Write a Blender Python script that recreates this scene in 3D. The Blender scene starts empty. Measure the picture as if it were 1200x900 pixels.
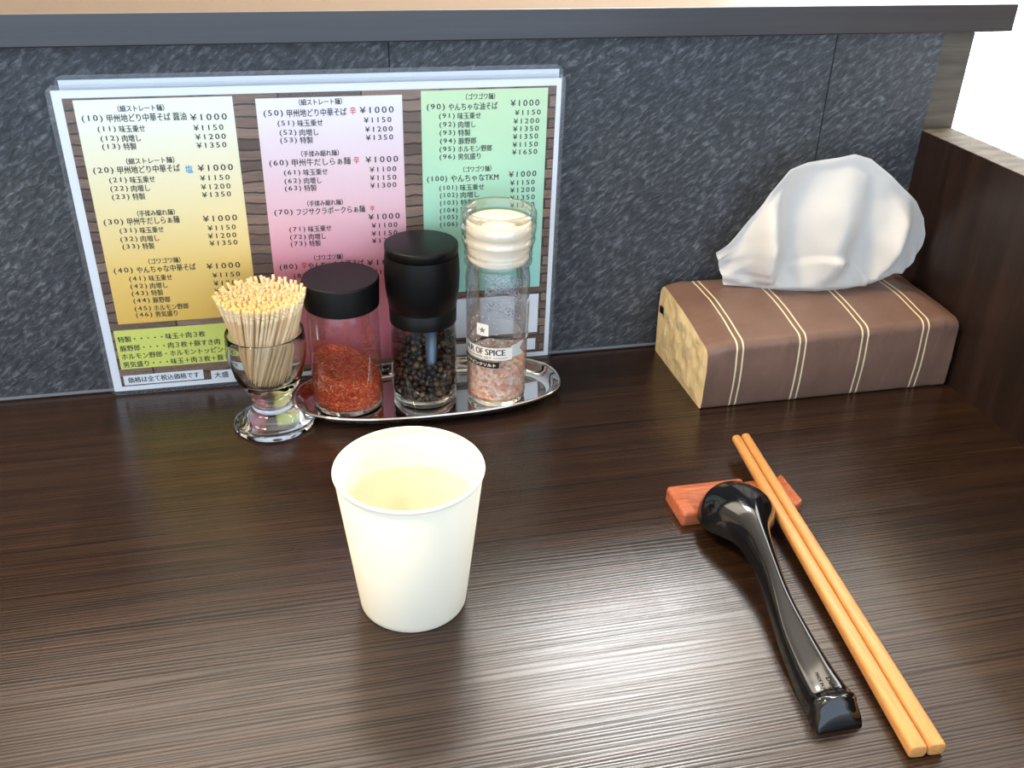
import bpy, bmesh, math, random
from mathutils import Vector, Matrix, noise

random.seed(7)
C = bpy.context.scene.collection
PI = math.pi
MM = 0.001


def lin(c):
    c = c / 255.0
    return c / 12.92 if c <= 0.04045 else ((c + 0.055) / 1.055) ** 2.4


def rgb(r, g, b):
    return (lin(r), lin(g), lin(b), 1.0)


# ------------------------------------------------------------------ camera, light, exposure
CAM_POS = (142.18 * MM, -636.15 * MM, 347.88 * MM)
YAW, PITCH, ROLL, FPX = 0.2337, 0.5162, 0.0261, 1116.56
cam = bpy.data.cameras.new('camera')
cam.sensor_fit = 'HORIZONTAL'
cam.sensor_width = 36.0
cam.lens = FPX / 1200.0 * 36.0
cam.clip_start = 0.01
cam_o = bpy.data.objects.new('camera', cam)
C.objects.link(cam_o)
fwd = Vector((math.sin(YAW) * math.cos(PITCH), math.cos(YAW) * math.cos(PITCH), -math.sin(PITCH)))
rgt = Vector((math.cos(YAW), -math.sin(YAW), 0.0))
upv = rgt.cross(fwd)
r2 = rgt * math.cos(ROLL) + upv * math.sin(ROLL)
u2 = -rgt * math.sin(ROLL) + upv * math.cos(ROLL)
mw = Matrix((r2, u2, -fwd)).transposed().to_4x4()
mw.translation = Vector(CAM_POS)
cam_o.matrix_world = mw
bpy.context.scene.camera = cam_o

sc = bpy.context.scene
sc.view_settings.view_transform = 'Standard'
sc.view_settings.look = 'None'
sc.view_settings.exposure = 0.55
sc.view_settings.gamma = 1.0
sc.view_settings.use_curve_mapping = False
sc.cycles.max_bounces = 14
sc.cycles.transparent_max_bounces = 24
sc.cycles.transmission_bounces = 12
sc.cycles.glossy_bounces = 6
sc.cycles.sample_clamp_indirect = 6.0

# the open shop front behind the photographer: pale daylight
w = bpy.data.worlds.new('daylight')
sc.world = w
w.use_nodes = True
w.node_tree.nodes['Background'].inputs[0].default_value = (0.66, 0.82, 1.0, 1)
w.node_tree.nodes['Background'].inputs[1].default_value = 2.0


def area(name, loc, target, sx, sy, power, col):
    l = bpy.data.lights.new(name, 'AREA')
    l.shape = 'RECTANGLE'
    l.size, l.size_y = sx, sy
    l.energy = power
    l.color = col
    o = bpy.data.objects.new(name, l)
    C.objects.link(o)
    o.location = loc
    d = (Vector(target) - Vector(loc)).normalized()
    o.rotation_euler = d.to_track_quat('-Z', 'Y').to_euler()
    return o


WINDOW_STRENGTH = 6.0
area('guessed_panel_kitchen', (0.45, 1.45, 1.62), (0.45, 1.45, 0), 2.3, 1.1, 30, (1.0, 0.88, 0.74))  # guessed, unseen panel, placed for the haze reflected in the table
area('guessed_lamp_kitchen', (0.92, 1.25, 1.61), (0.92, 1.25, 0), 0.5, 0.4, 15, (0.92, 0.97, 1.0))  # guessed, out of view: placed for the bright spot reflected in the table
area('guessed_lamp_counter', (-0.55, -0.30, 1.55), (0.1, -0.15, 0), 0.25, 0.25, 16, (1.0, 0.78, 0.5))  # guessed lamp out of view, placed for warm light from the left
area('guessed_lamp_seats', (-1.3, 0.2, 1.61), (-1.3, 0.2, 0), 0.8, 0.8, 16, (1.0, 0.84, 0.64))  # another unseen ceiling lamp, guessed for its light


# ------------------------------------------------------------------ materials
def mat(name):
    m = bpy.data.materials.new(name)
    m.use_nodes = True
    nt = m.node_tree
    return m, nt, nt.nodes['Principled BSDF'], nt.nodes['Material Output']


def N(nt, t, **kw):
    n = nt.nodes.new(t)
    for k, v in kw.items():
        setattr(n, k, v)
    return n


def coords(nt, scale=(1, 1, 1), rot=(0, 0, 0), src='Object'):
    tc = N(nt, 'ShaderNodeTexCoord')
    mp = N(nt, 'ShaderNodeMapping')
    mp.inputs['Scale'].default_value = scale
    mp.inputs['Rotation'].default_value = rot
    nt.links.new(tc.outputs[src], mp.inputs[0])
    return mp.outputs[0]


def tnoise(nt, vec, scale, detail=4, rough=0.55, dist=0.0):
    n = N(nt, 'ShaderNodeTexNoise')
    nt.links.new(vec, n.inputs['Vector'])
    n.inputs['Scale'].default_value = scale
    n.inputs['Detail'].default_value = detail
    n.inputs['Roughness'].default_value = rough
    n.inputs['Distortion'].default_value = dist
    return n.outputs['Fac']


def ramp(nt, fac, stops):
    r = N(nt, 'ShaderNodeValToRGB')
    e = r.color_ramp.elements
    while len(e) < len(stops):
        e.new(0.5)
    for i, (p, c) in enumerate(stops):
        e[i].position = p
        e[i].color = c
    nt.links.new(fac, r.inputs[0])
    return r.outputs[0]


def bump(nt, h, strength, dist=0.001, prev=None):
    b = N(nt, 'ShaderNodeBump')
    b.inputs['Strength'].default_value = strength
    b.inputs['Distance'].default_value = dist
    nt.links.new(h, b.inputs['Height'])
    if prev:
        nt.links.new(prev, b.inputs['Normal'])
    return b.outputs[0]


def math_n(nt, op, a, b=None, clamp=False):
    n = N(nt, 'ShaderNodeMath', operation=op, use_clamp=clamp)
    for i, v in enumerate((a, b)):
        if v is None:
            continue
        if isinstance(v, (int, float)):
            n.inputs[i].default_value = v
        else:
            nt.links.new(v, n.inputs[i])
    return n.outputs[0]


def mixc(nt, fac, a, b, blend='MIX'):
    n = N(nt, 'ShaderNodeMix', data_type='RGBA', blend_type=blend)
    if isinstance(fac, (int, float)):
        n.inputs[0].default_value = fac
    else:
        nt.links.new(fac, n.inputs[0])
    for i, v in ((6, a), (7, b)):
        if isinstance(v, tuple):
            n.inputs[i].default_value = v
        else:
            nt.links.new(v, n.inputs[i])
    return n.outputs[2]


def plain(name, col, rough=0.5, metal=0.0, spec=0.5):
    m, nt, b, o = mat(name)
    b.inputs['Base Color'].default_value = col
    b.inputs['Roughness'].default_value = rough
    b.inputs['Metallic'].default_value = metal
    b.inputs['Specular IOR Level'].default_value = spec
    return m


def thin_glass(name, tint=(0.95, 0.97, 0.96, 1), ior=1.45, rough=0.0, gain=1.0, cap=0.5, haze=0.0):
    m, nt, b, o = mat(name)
    nt.nodes.remove(b)
    tr = N(nt, 'ShaderNodeBsdfTransparent')
    tr.inputs[0].default_value = tint
    gl = N(nt, 'ShaderNodeBsdfGlossy')
    gl.inputs['Roughness'].default_value = rough
    fr = N(nt, 'ShaderNodeFresnel')
    fr.inputs[0].default_value = ior
    mx = N(nt, 'ShaderNodeMixShader')
    nt.links.new(math_n(nt, 'MINIMUM', math_n(nt, 'MULTIPLY', fr.outputs[0], gain, True), cap), mx.inputs[0])
    nt.links.new(tr.outputs[0], mx.inputs[1])
    nt.links.new(gl.outputs[0], mx.inputs[2])
    out = mx.outputs[0]
    if haze:
        df = N(nt, 'ShaderNodeBsdfDiffuse')
        df.inputs[0].default_value = (0.9, 0.92, 0.95, 1)
        m2 = N(nt, 'ShaderNodeMixShader')
        m2.inputs[0].default_value = haze
        nt.links.new(out, m2.inputs[1])
        nt.links.new(df.outputs[0], m2.inputs[2])
        out = m2.outputs[0]
    nt.links.new(out, o.inputs[0])
    return m


def solid_glass(name, col=(0.97, 0.98, 0.97, 1), rough=0.0, ior=1.47):
    m, nt, b, o = mat(name)
    b.inputs['Base Color'].default_value = col
    b.inputs['Roughness'].default_value = rough
    b.inputs['IOR'].default_value = ior
    b.inputs['Transmission Weight'].default_value = 1.0
    return m


M = {}

# dark stained laminated timber of the counter: grain along X
def stained(name, dark, light, grain, rough, bstr, staves=True, spec=0.5, fine=0.0):
    m, nt, b, o = mat(name)
    v = coords(nt, grain)
    f = tnoise(nt, v, 6.0, 5, 0.6, 0.4)
    f2 = tnoise(nt, coords(nt, tuple(g * (0.45 if g < 5 else 1.25) for g in grain)), 26.0, 2, 0.5, 0.12)
    col = ramp(nt, f, [(0.30, dark), (0.72, light)])
    rg = None
    if fine:
        wv = N(nt, 'ShaderNodeTexWave', wave_type='BANDS', bands_direction='Y')
        nt.links.new(coords(nt, (0.035, 1, 1)), wv.inputs['Vector'])
        wv.inputs['Scale'].default_value = 150.0
        wv.inputs['Distortion'].default_value = 22.0
        wv.inputs['Detail'].default_value = 3.0
        wv.inputs['Detail Scale'].default_value = 0.35
        f2 = math_n(nt, 'ADD', math_n(nt, 'MULTIPLY', wv.outputs['Fac'], 0.30), math_n(nt, 'MULTIPLY', f2, 0.80))
        sp_ = ramp(nt, f2, [(0.38, (0.36, 0.36, 0.36, 1)), (0.58, (spec, spec, spec, 1))])
        col = mixc(nt, fine, col, ramp(nt, f2, [(0.42, (0.35, 0.35, 0.35, 1)), (0.56, (1.1, 1.1, 1.1, 1))]), 'MULTIPLY')
    if staves:
        br = N(nt, 'ShaderNodeTexBrick')
        nt.links.new(coords(nt), br.inputs['Vector'])
        br.inputs['Color1'].default_value = (0.72, 0.72, 0.72, 1)
        br.inputs['Color2'].default_value = (1.1, 1.1, 1.1, 1)
        br.inputs['Mortar'].default_value = (0.86, 0.86, 0.86, 1)
        br.inputs['Scale'].default_value = 1.0
        br.inputs['Mortar Size'].default_value = 0.0003
        br.inputs['Bias'].default_value = 0.0
        br.inputs['Brick Width'].default_value = 0.31
        br.inputs['Row Height'].default_value = 0.058
        br.offset = 0.37
        col = mixc(nt, 1.0, col, br.outputs[0], 'MULTIPLY')
        sc_ = N(nt, 'ShaderNodeSeparateColor')
        nt.links.new(br.outputs[0], sc_.inputs[0])
        rg = math_n(nt, 'ADD', math_n(nt, 'MULTIPLY', sc_.outputs[0], 0.10), rough - 0.07)
        nt.links.new(rg, b.inputs['Roughness'])
    else:
        b.inputs['Roughness'].default_value = rough
    nt.links.new(col, b.inputs['Base Color'])
    b.inputs['Specular IOR Level'].default_value = spec
    if fine:
        nt.links.new(sp_, b.inputs['Specular IOR Level'])
    n1 = bump(nt, f2, bstr, 0.0004)
    nt.links.new(bump(nt, f, bstr * 0.12, 0.0006, n1), b.inputs['Normal'])
    return m


M['table'] = stained('dark_counter_wood', rgb(29, 18, 12), rgb(58, 38, 25), (0.8, 30, 30), 0.23, 0.22, True, 0.68, 0.6)
M['partition'] = stained('dark_partition_wood', rgb(26, 17, 14), rgb(48, 32, 26), (14, 14, 0.8), 0.38, 0.15, False, 0.4)
M['partition_top'] = stained('cut_wood_grain', rgb(58, 50, 40), rgb(122, 112, 94), (6, 20, 10), 0.65, 0.4, False, 0.15, 0.7)
M['post'] = stained('greyish_post_wood', rgb(62, 54, 46), rgb(98, 88, 76), (2, 10, 26), 0.5, 0.2, False)
M['ledge'] = stained('smooth_ledge_wood', rgb(34, 31, 35), rgb(48, 44, 48), (0.8, 30, 30), 0.30, 0.06, False, 0.6)


def slate():
    m, nt, b, o = mat('dark_slate_board')
    mp = N(nt, 'ShaderNodeMapping')
    mp.inputs['Scale'].default_value = (0.38, 1.0, 1.0)
    nt.links.new(coords(nt, (1, 1, 1), (0, math.radians(38), 0)), mp.inputs[0])
    v = mp.outputs[0]
    f = tnoise(nt, v, 330.0, 8, 0.68, 0.5)
    g = tnoise(nt, coords(nt), 16.0, 4, 0.6, 0.4)
    c = ramp(nt, f, [(0.36, rgb(40, 43, 48)), (0.52, rgb(64, 67, 72)), (0.70, rgb(120, 124, 130))])
    d = ramp(nt, g, [(0.3, (0.72, 0.72, 0.74, 1)), (0.7, (1.12, 1.12, 1.12, 1))])
    nt.links.new(mixc(nt, 1.0, c, d, 'MULTIPLY'), b.inputs['Base Color'])
    b.inputs['Roughness'].default_value = 0.5
    nt.links.new(bump(nt, f, 0.8, 0.0012), b.inputs['Normal'])
    return m


M['slate'] = slate()
M['slate_edge'] = plain('pale_board_edge', rgb(120, 126, 134), 0.4)
M['gap'] = plain('dark_joint', rgb(14, 14, 16), 0.8)
M['plaster'] = plain('warm_plaster', rgb(206, 190, 168), 0.8)
M['ceiling_paint'] = plain('ceiling_paint', rgb(224, 214, 200), 0.8)
M['floor_tile'] = plain('grey_floor', rgb(110, 104, 98), 0.6)
M['kitchen'] = plain('kitchen_wall_board', rgb(200, 172, 140), 0.7)


def emit(name, col, s):
    m, nt, b, o = mat(name)
    nt.nodes.remove(b)
    e = N(nt, 'ShaderNodeEmission')
    e.inputs[0].default_value = col
    e.inputs[1].default_value = s
    nt.links.new(e.outputs[0], o.inputs[0])
    return m


M['window'] = emit('guessed_window_glow', (0.93, 0.97, 1.0, 1), WINDOW_STRENGTH)  # guessed glowing pane, added for the white glare and light from the right
M['film'] = thin_glass('clear_laminate', (0.97, 0.98, 0.985, 1), 1.4, 0.12, 0.8, 0.5, 0.035)
M['paper'] = plain('white_print_paper', rgb(238, 240, 246), 0.6)


def woodprint():
    m, nt, b, o = mat('printed_wood_planks')
    tc = N(nt, 'ShaderNodeTexCoord')
    sp = N(nt, 'ShaderNodeSeparateXYZ')
    nt.links.new(tc.outputs['Object'], sp.inputs[0])
    cb = N(nt, 'ShaderNodeCombineXYZ')
    nt.links.new(sp.outputs[0], cb.inputs[0])
    wob = math_n(nt, 'MULTIPLY', math_n(nt, 'SUBTRACT', tnoise(nt, coords(nt, (1, 1, 1)), 45.0, 3), 0.5), 0.006)
    nt.links.new(math_n(nt, 'ADD', sp.outputs[2], wob), cb.inputs[1])
    br = N(nt, 'ShaderNodeTexBrick')
    nt.links.new(cb.outputs[0], br.inputs['Vector'])
    br.inputs['Color1'].default_value = rgb(92, 62, 46)
    br.inputs['Color2'].default_value = rgb(150, 120, 100)
    br.inputs['Mortar'].default_value = rgb(22, 14, 11)
    br.inputs['Scale'].default_value = 1.0
    br.inputs['Mortar Size'].default_value = 0.0006
    br.inputs['Brick Width'].default_value = 0.052
    br.inputs['Row Height'].default_value = 0.0072
    br.offset = 0.4
    f = tnoise(nt, coords(nt, (1, 1, 9)), 60.0, 5, 0.65, 0.6)
    d = ramp(nt, f, [(0.3, (0.55, 0.52, 0.5, 1)), (0.7, (1.25, 1.22, 1.2, 1))])
    nt.links.new(mixc(nt, 1.0, br.outputs[0], d, 'MULTIPLY'), b.inputs['Base Color'])
    b.inputs['Roughness'].default_value = 0.55
    return m


M['woodprint'] = woodprint()


def vgrad(name, stops, z0, z1):
    m, nt, b, o = mat(name)
    tc = N(nt, 'ShaderNodeTexCoord')
    sp = N(nt, 'ShaderNodeSeparateXYZ')
    nt.links.new(tc.outputs['Object'], sp.inputs[0])
    f = math_n(nt, 'DIVIDE', math_n(nt, 'SUBTRACT', sp.outputs[2], z0 * MM), (z1 - z0) * MM, True)
    nt.links.new(ramp(nt, f, stops), b.inputs['Base Color'])
    b.inputs['Roughness'].default_value = 0.55
    return m


M['yellow'] = vgrad('yellow_print', [(0, rgb(238, 192, 76)), (0.28, rgb(250, 214, 122)), (0.52, rgb(253, 234, 178)), (1, rgb(246, 251, 243))], 55, 207)
M['pink'] = vgrad('pink_print', [(0, rgb(196, 88, 108)), (0.38, rgb(232, 142, 160)), (0.62, rgb(246, 200, 208)), (1, rgb(246, 242, 250))], 10, 205)
M['green'] = vgrad('green_print', [(0, rgb(164, 222, 212)), (0.5, rgb(190, 236, 206)), (1, rgb(210, 236, 192))], 62, 207)
M['lime'] = plain('lime_print', rgb(224, 228, 110), 0.55)
M['ink'] = plain('black_ink', rgb(9, 8, 8), 0.7, 0, 0.2)
M['redink'] = plain('red_ink', rgb(214, 44, 44), 0.6)
M['blueink'] = plain('blue_ink', rgb(44, 152, 220), 0.6)

M['glass'] = thin_glass('clear_jar_glass', (0.975, 0.985, 0.98, 1), 1.5, 0.0, 1.3, 0.75)
M['glass_solid'] = solid_glass('thick_clear_glass')
M['plastic_clear'] = thin_glass('clear_plastic', (0.985, 0.98, 0.96, 1), 1.5, 0.02, 2.0, 0.6)


def dusty():
    m, nt, b, o = mat('jar_glass_dusted_red')
    nt.nodes.remove(b)
    tr = N(nt, 'ShaderNodeBsdfTransparent')
    tr.inputs[0].default_value = (0.97, 0.97, 0.97, 1)
    gl = N(nt, 'ShaderNodeBsdfGlossy')
    gl.inputs['Roughness'].default_value = 0.0
    fr = N(nt, 'ShaderNodeFresnel')
    fr.inputs[0].default_value = 1.5
    df = N(nt, 'ShaderNodeBsdfDiffuse')
    df.inputs[0].default_value = rgb(205, 112, 100)
    f = tnoise(nt, coords(nt), 420.0, 3, 0.6)
    g = tnoise(nt, coords(nt, (1, 1, 0.5)), 45.0, 3, 0.5)
    s = ramp(nt, f, [(0.60, (0.09, 0.09, 0.09, 1)), (0.72, (0.6, 0.6, 0.6, 1))])
    s2 = ramp(nt, g, [(0.35, (0.25, 0.25, 0.25, 1)), (0.7, (1, 1, 1, 1))])
    mx = N(nt, 'ShaderNodeMixShader')
    nt.links.new(mixc(nt, 1.0, s, s2, 'MULTIPLY'), mx.inputs[0])
    nt.links.new(tr.outputs[0], mx.inputs[1])
    nt.links.new(df.outputs[0], mx.inputs[2])
    m2 = N(nt, 'ShaderNodeMixShader')
    nt.links.new(math_n(nt, 'MINIMUM', fr.outputs[0], 0.45), m2.inputs[0])
    nt.links.new(mx.outputs[0], m2.inputs[1])
    nt.links.new(gl.outputs[0], m2.inputs[2])
    nt.links.new(m2.outputs[0], o.inputs[0])
    return m


M['dusty'] = dusty()


def grains(name, stops, scale, bstr, rough=0.55, sss=0.0):
    m, nt, b, o = mat(name)
    vo = N(nt, 'ShaderNodeTexVoronoi')
    nt.links.new(coords(nt), vo.inputs['Vector'])
    vo.inputs['Scale'].default_value = scale
    f = N(nt, 'ShaderNodeSeparateColor')
    nt.links.new(vo.outputs['Color'], f.inputs[0])
    nt.links.new(ramp(nt, f.outputs[0], stops), b.inputs['Base Color'])
    b.inputs['Roughness'].default_value = rough
    nt.links.new(bump(nt, vo.outputs['Distance'], bstr, 0.001), b.inputs['Normal'])
    return m


M['chili'] = grains('red_chili_flakes', [(0.0, rgb(150, 36, 16)), (0.45, rgb(214, 70, 30)), (0.85, rgb(232, 108, 52)), (1.0, rgb(244, 180, 104))], 900, 0.9)
M['salt'] = grains('pink_salt_grains', [(0.0, rgb(236, 160, 136)), (0.5, rgb(250, 206, 184)), (1.0, rgb(255, 244, 232))], 420, 0.9, 0.35)
M['pepper'] = plain('black_peppercorn', rgb(46, 35, 28), 0.36)
M['pepper_pale'] = plain('pale_peppercorn', rgb(112, 88, 60), 0.45)
M['black'] = plain('matt_black_plastic', rgb(6, 6, 7), 0.42, 0, 0.25)
M['lid'] = plain('satin_black_lid', rgb(9, 8, 9), 0.48, 0, 0.3)
M['steel'] = plain('polished_steel', (0.72, 0.70, 0.68, 1), 0.05, 1.0)
M['rod'] = plain('grey_rod', rgb(96, 112, 130), 0.35, 0.6)
M['ivory'] = plain('milky_grinder_core', rgb(250, 240, 224), 0.35)
M['label_white'] = plain('white_label', rgb(244, 240, 232), 0.5)
M['label_black'] = plain('black_label_ink', rgb(22, 20, 20), 0.5)
M['label_grey'] = plain('grey_label_star', rgb(120, 132, 112), 0.5)
M['label_shade'] = plain('pale_grey_label', rgb(206, 208, 208), 0.5)


def backlabel():
    m, nt, b, o = mat('rear_label_print')
    nt.nodes.remove(b)
    tr = N(nt, 'ShaderNodeBsdfTransparent')
    df = N(nt, 'ShaderNodeBsdfDiffuse')
    f = tnoise(nt, coords(nt, (1, 1, 2.2)), 620.0, 1, 0.4)
    g = tnoise(nt, coords(nt, (0.3, 0.3, 1)), 160.0, 0, 0.4)
    nt.links.new(ramp(nt, f, [(0.48, rgb(226, 224, 232)), (0.60, rgb(142, 136, 156))]), df.inputs[0])
    mx = N(nt, 'ShaderNodeMixShader')
    nt.links.new(ramp(nt, g, [(0.4, (0.25, 0.25, 0.25, 1)), (0.6, (0.5, 0.5, 0.5, 1))]), mx.inputs[0])
    nt.links.new(tr.outputs[0], mx.inputs[1])
    nt.links.new(df.outputs[0], mx.inputs[2])
    nt.links.new(mx.outputs[0], o.inputs[0])
    return m


M['backlabel'] = backlabel()


def pickwood():
    m, nt, b, o = mat('pale_toothpick_wood')
    oi = N(nt, 'ShaderNodeObjectInfo')
    f = tnoise(nt, coords(nt, (40, 40, 2)), 60, 2)
    a = ramp(nt, oi.outputs['Random'], [(0, rgb(240, 204, 152)), (0.5, rgb(247, 218, 174)), (1, rgb(252, 232, 196))])
    nt.links.new(mixc(nt, 1.0, a, ramp(nt, f, [(0.3, (0.85, 0.82, 0.8, 1)), (0.7, (1.05, 1.05, 1.05, 1))]), 'MULTIPLY'), b.inputs['Base Color'])
    b.inputs['Roughness'].default_value = 0.55
    return m


M['pick'] = pickwood()
M['pick_band'] = plain('pale_pick_head_rings', rgb(249, 228, 190), 0.5)
M['pick_end'] = plain('browned_pick_end', rgb(238, 184, 98), 0.6)
M['cup'] = plain('white_cup_paper', rgb(238, 231, 212), 0.6, 0, 0.3)
M['water'] = thin_glass('clear_water', (0.997, 0.995, 0.98, 1), 1.33)


def wood(name, a, bcol, sc_, rough, bs=0.1):
    m, nt, b, o = mat(name)
    f = tnoise(nt, coords(nt, sc_), 8.0, 4, 0.6, 1.0)
    nt.links.new(ramp(nt, f, [(0.3, a), (0.7, bcol)]), b.inputs['Base Color'])
    b.inputs['Roughness'].default_value = rough
    nt.links.new(bump(nt, f, bs, 0.0005), b.inputs['Normal'])
    return m


M['rest'] = wood('reddish_rest_wood', rgb(146, 72, 44), rgb(192, 112, 76), (6, 60, 60), 0.42)
M['bamboo'] = wood('light_chopstick_wood', rgb(186, 126, 68), rgb(214, 158, 94), (120, 4, 120), 0.45)
M['spoon'] = plain('glossy_black_melamine', rgb(12, 12, 14), 0.10, 0, 0.6)
M['engrave'] = plain('dull_engraving', rgb(14, 14, 14), 0.7, 0, 0.1)

# soft plastic film of the tissue pack: brown with four pairs of cream lines (object X, metres)
def packfilm():
    m, nt, b, o = mat('brown_striped_film')
    tc = N(nt, 'ShaderNodeTexCoord')
    sp = N(nt, 'ShaderNodeSeparateXYZ')
    nt.links.new(tc.outputs['Object'], sp.inputs[0])
    tot = None
    for c in STRIPES:
        d = math_n(nt, 'ABSOLUTE', math_n(nt, 'SUBTRACT', math_n(nt, 'ABSOLUTE', math_n(nt, 'SUBTRACT', sp.outputs[0], c * MM)), 2.25 * MM))
        k = math_n(nt, 'LESS_THAN', d, 0.62 * MM)
        tot = k if tot is None else math_n(nt, 'ADD', tot, k, True)
    f = tnoise(nt, coords(nt, (1, 1, 1)), 30.0, 3)
    base = ramp(nt, f, [(0.3, rgb(112, 86, 74)), (0.7, rgb(124, 97, 84))])
    nt.links.new(mixc(nt, tot, base, rgb(232, 214, 180)), b.inputs['Base Color'])
    b.inputs['Roughness'].default_value = 0.36
    g = tnoise(nt, coords(nt, (1, 1, 0.6)), 40.0, 4, 0.6, 1.5)
    nt.links.new(bump(nt, g, 0.22, 0.004), b.inputs['Normal'])
    return m


STRIPES = (-74.0, -26.7, 21.8, 69.9)
M['pack'] = packfilm()


def flapfilm():
    m, nt, b, o = mat('crumpled_cream_film')
    f = tnoise(nt, coords(nt, (1, 1, 0.6)), 60.0, 5, 0.6, 0.5)
    g = tnoise(nt, coords(nt, (1, 1.6, 0.35)), 150.0, 4, 0.6, 0.2)
    nt.links.new(ramp(nt, f, [(0.3, rgb(208, 184, 138)), (0.7, rgb(226, 206, 164))]), b.inputs['Base Color'])
    b.inputs['Roughness'].default_value = 0.4
    n1 = bump(nt, f, 0.5, 0.004)
    nt.links.new(bump(nt, g, 0.7, 0.0015, n1), b.inputs['Normal'])
    return m


M['flap'] = flapfilm()


def tissue_mat():
    m, nt, b, o = mat('white_tissue_paper')
    f = tnoise(nt, coords(nt), 900.0, 2)
    b.inputs['Base Color'].default_value = rgb(250, 247, 242)
    b.inputs['Roughness'].default_value = 0.9
    b.inputs['Specular IOR Level'].default_value = 0.1
    nt.links.new(bump(nt, f, 0.15, 0.0004), b.inputs['Normal'])
    t = N(nt, 'ShaderNodeBsdfTranslucent')
    t.inputs[0].default_value = rgb(250, 247, 242)
    mx = N(nt, 'ShaderNodeMixShader')
    mx.inputs[0].default_value = 0.38
    nt.links.new(b.outputs[0], mx.inputs[1])
    nt.links.new(t.outputs[0], mx.inputs[2])
    nt.links.new(mx.outputs[0], o.inputs[0])
    return m


M['tissue'] = tissue_mat()


# ------------------------------------------------------------------ mesh helpers (all measures in millimetres)
def link(name, bm, mats, parent=None, smooth=True, loc=None):
    me = bpy.data.meshes.new(name)
    bmesh.ops.recalc_face_normals(bm, faces=bm.faces)
    bmesh.ops.scale(bm, vec=(MM, MM, MM), verts=bm.verts)
    bm.to_mesh(me)
    bm.free()
    for m in (mats if isinstance(mats, (list, tuple)) else [mats]):
        me.materials.append(m)
    if smooth:
        for p in me.polygons:
            p.use_smooth = True
    o = bpy.data.objects.new(name, me)
    C.objects.link(o)
    if parent:
        o.parent = parent
    if loc:
        o.location = [c * MM for c in loc]
    return o


def sharp(o, ang=35):
    me = o.data
    bm = bmesh.new()
    bm.from_mesh(me)
    for e in bm.edges:
        if len(e.link_faces) == 2 and e.calc_face_angle(0) > math.radians(ang):
            e.smooth = False
    bm.to_mesh(me)
    bm.free()
    return o


def tag(o, label, cat, group=None, kind=None):
    o['label'] = label
    o['category'] = cat
    if group:
        o['group'] = group
    if kind:
        o['kind'] = kind
    return o


def struct(o):
    o['kind'] = 'structure'
    return o


def thing(name, label, cat, loc, group=None, rot=(0, 0, 0)):
    o = bpy.data.objects.new(name, None)
    o.empty_display_size = 0.02
    C.objects.link(o)
    o.location = [c * MM for c in loc]
    o.rotation_euler = rot
    return tag(o, label, cat, group)


def box(x0, x1, y0, y1, z0, z1, bev=0.0, seg=2, bm=None):
    own = bm is None
    t = bmesh.new()
    bmesh.ops.create_cube(t, size=1.0)
    for v in t.verts:
        v.co = Vector(((x0 + x1) / 2 + v.co.x * (x1 - x0), (y0 + y1) / 2 + v.co.y * (y1 - y0), (z0 + z1) / 2 + v.co.z * (z1 - z0)))
    if bev:
        bmesh.ops.bevel(t, geom=list(t.edges), offset=bev, segments=seg, affect='EDGES', profile=0.6)
    if own:
        return t
    me = bpy.data.meshes.new('t')
    t.to_mesh(me)
    t.free()
    bm.from_mesh(me)
    bpy.data.meshes.remove(me)
    return bm


def lathe(prof, n=64, mi=None, a0=0.0, a1=2 * PI, bm=None):
    """prof: list of (r, z); points with r == 0 close the axis."""
    bm = bm or bmesh.new()
    full = abs(a1 - a0 - 2 * PI) < 1e-6
    cnt = n if full else n + 1
    rings = []
    for r, z in prof:
        if r <= 1e-6:
            rings.append([bm.verts.new((0, 0, z))])
        else:
            rings.append([bm.verts.new((r * math.cos(a0 + (a1 - a0) * k / n), r * math.sin(a0 + (a1 - a0) * k / n), z)) for k in range(cnt)])
    for i in range(len(rings) - 1):
        A, B = rings[i], rings[i + 1]
        for k in range(n):
            k2 = (k + 1) % cnt
            if len(A) == 1 and len(B) == 1:
                continue
            if len(A) == 1:
                f = bm.faces.new((A[0], B[k], B[k2]))
            elif len(B) == 1:
                f = bm.faces.new((A[k], A[k2], B[0]))
            else:
                f = bm.faces.new((A[k], A[k2], B[k2], B[k]))
            if mi:
                f.material_index = mi[i]
    return bm


def grid_surface(fn, nu, nv, bm=None, closed_u=False):
    bm = bm or bmesh.new()
    rows = [[bm.verts.new(fn(i / nu, j / nv)) for i in range(nu if closed_u else nu + 1)] for j in range(nv + 1)]
    for j in range(nv):
        for i in range(nu):
            i2 = (i + 1) % nu if closed_u else i + 1
            bm.faces.new((rows[j][i], rows[j][i2], rows[j + 1][i2], rows[j + 1][i]))
    return bm


def lerp(a, b, t):
    return a + (b - a) * t


def interp(pts, t):
    """piecewise linear through points spaced by arc length, t in 0..1"""
    d = [0.0]
    for p, q in zip(pts, pts[1:]):
        d.append(d[-1] + (Vector(q) - Vector(p)).length)
    x = t * d[-1]
    for i in range(len(pts) - 1):
        if x <= d[i + 1] or i == len(pts) - 2:
            k = (x - d[i]) / max(d[i + 1] - d[i], 1e-9)
            return Vector(pts[i]).lerp(Vector(pts[i + 1]), k)


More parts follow.
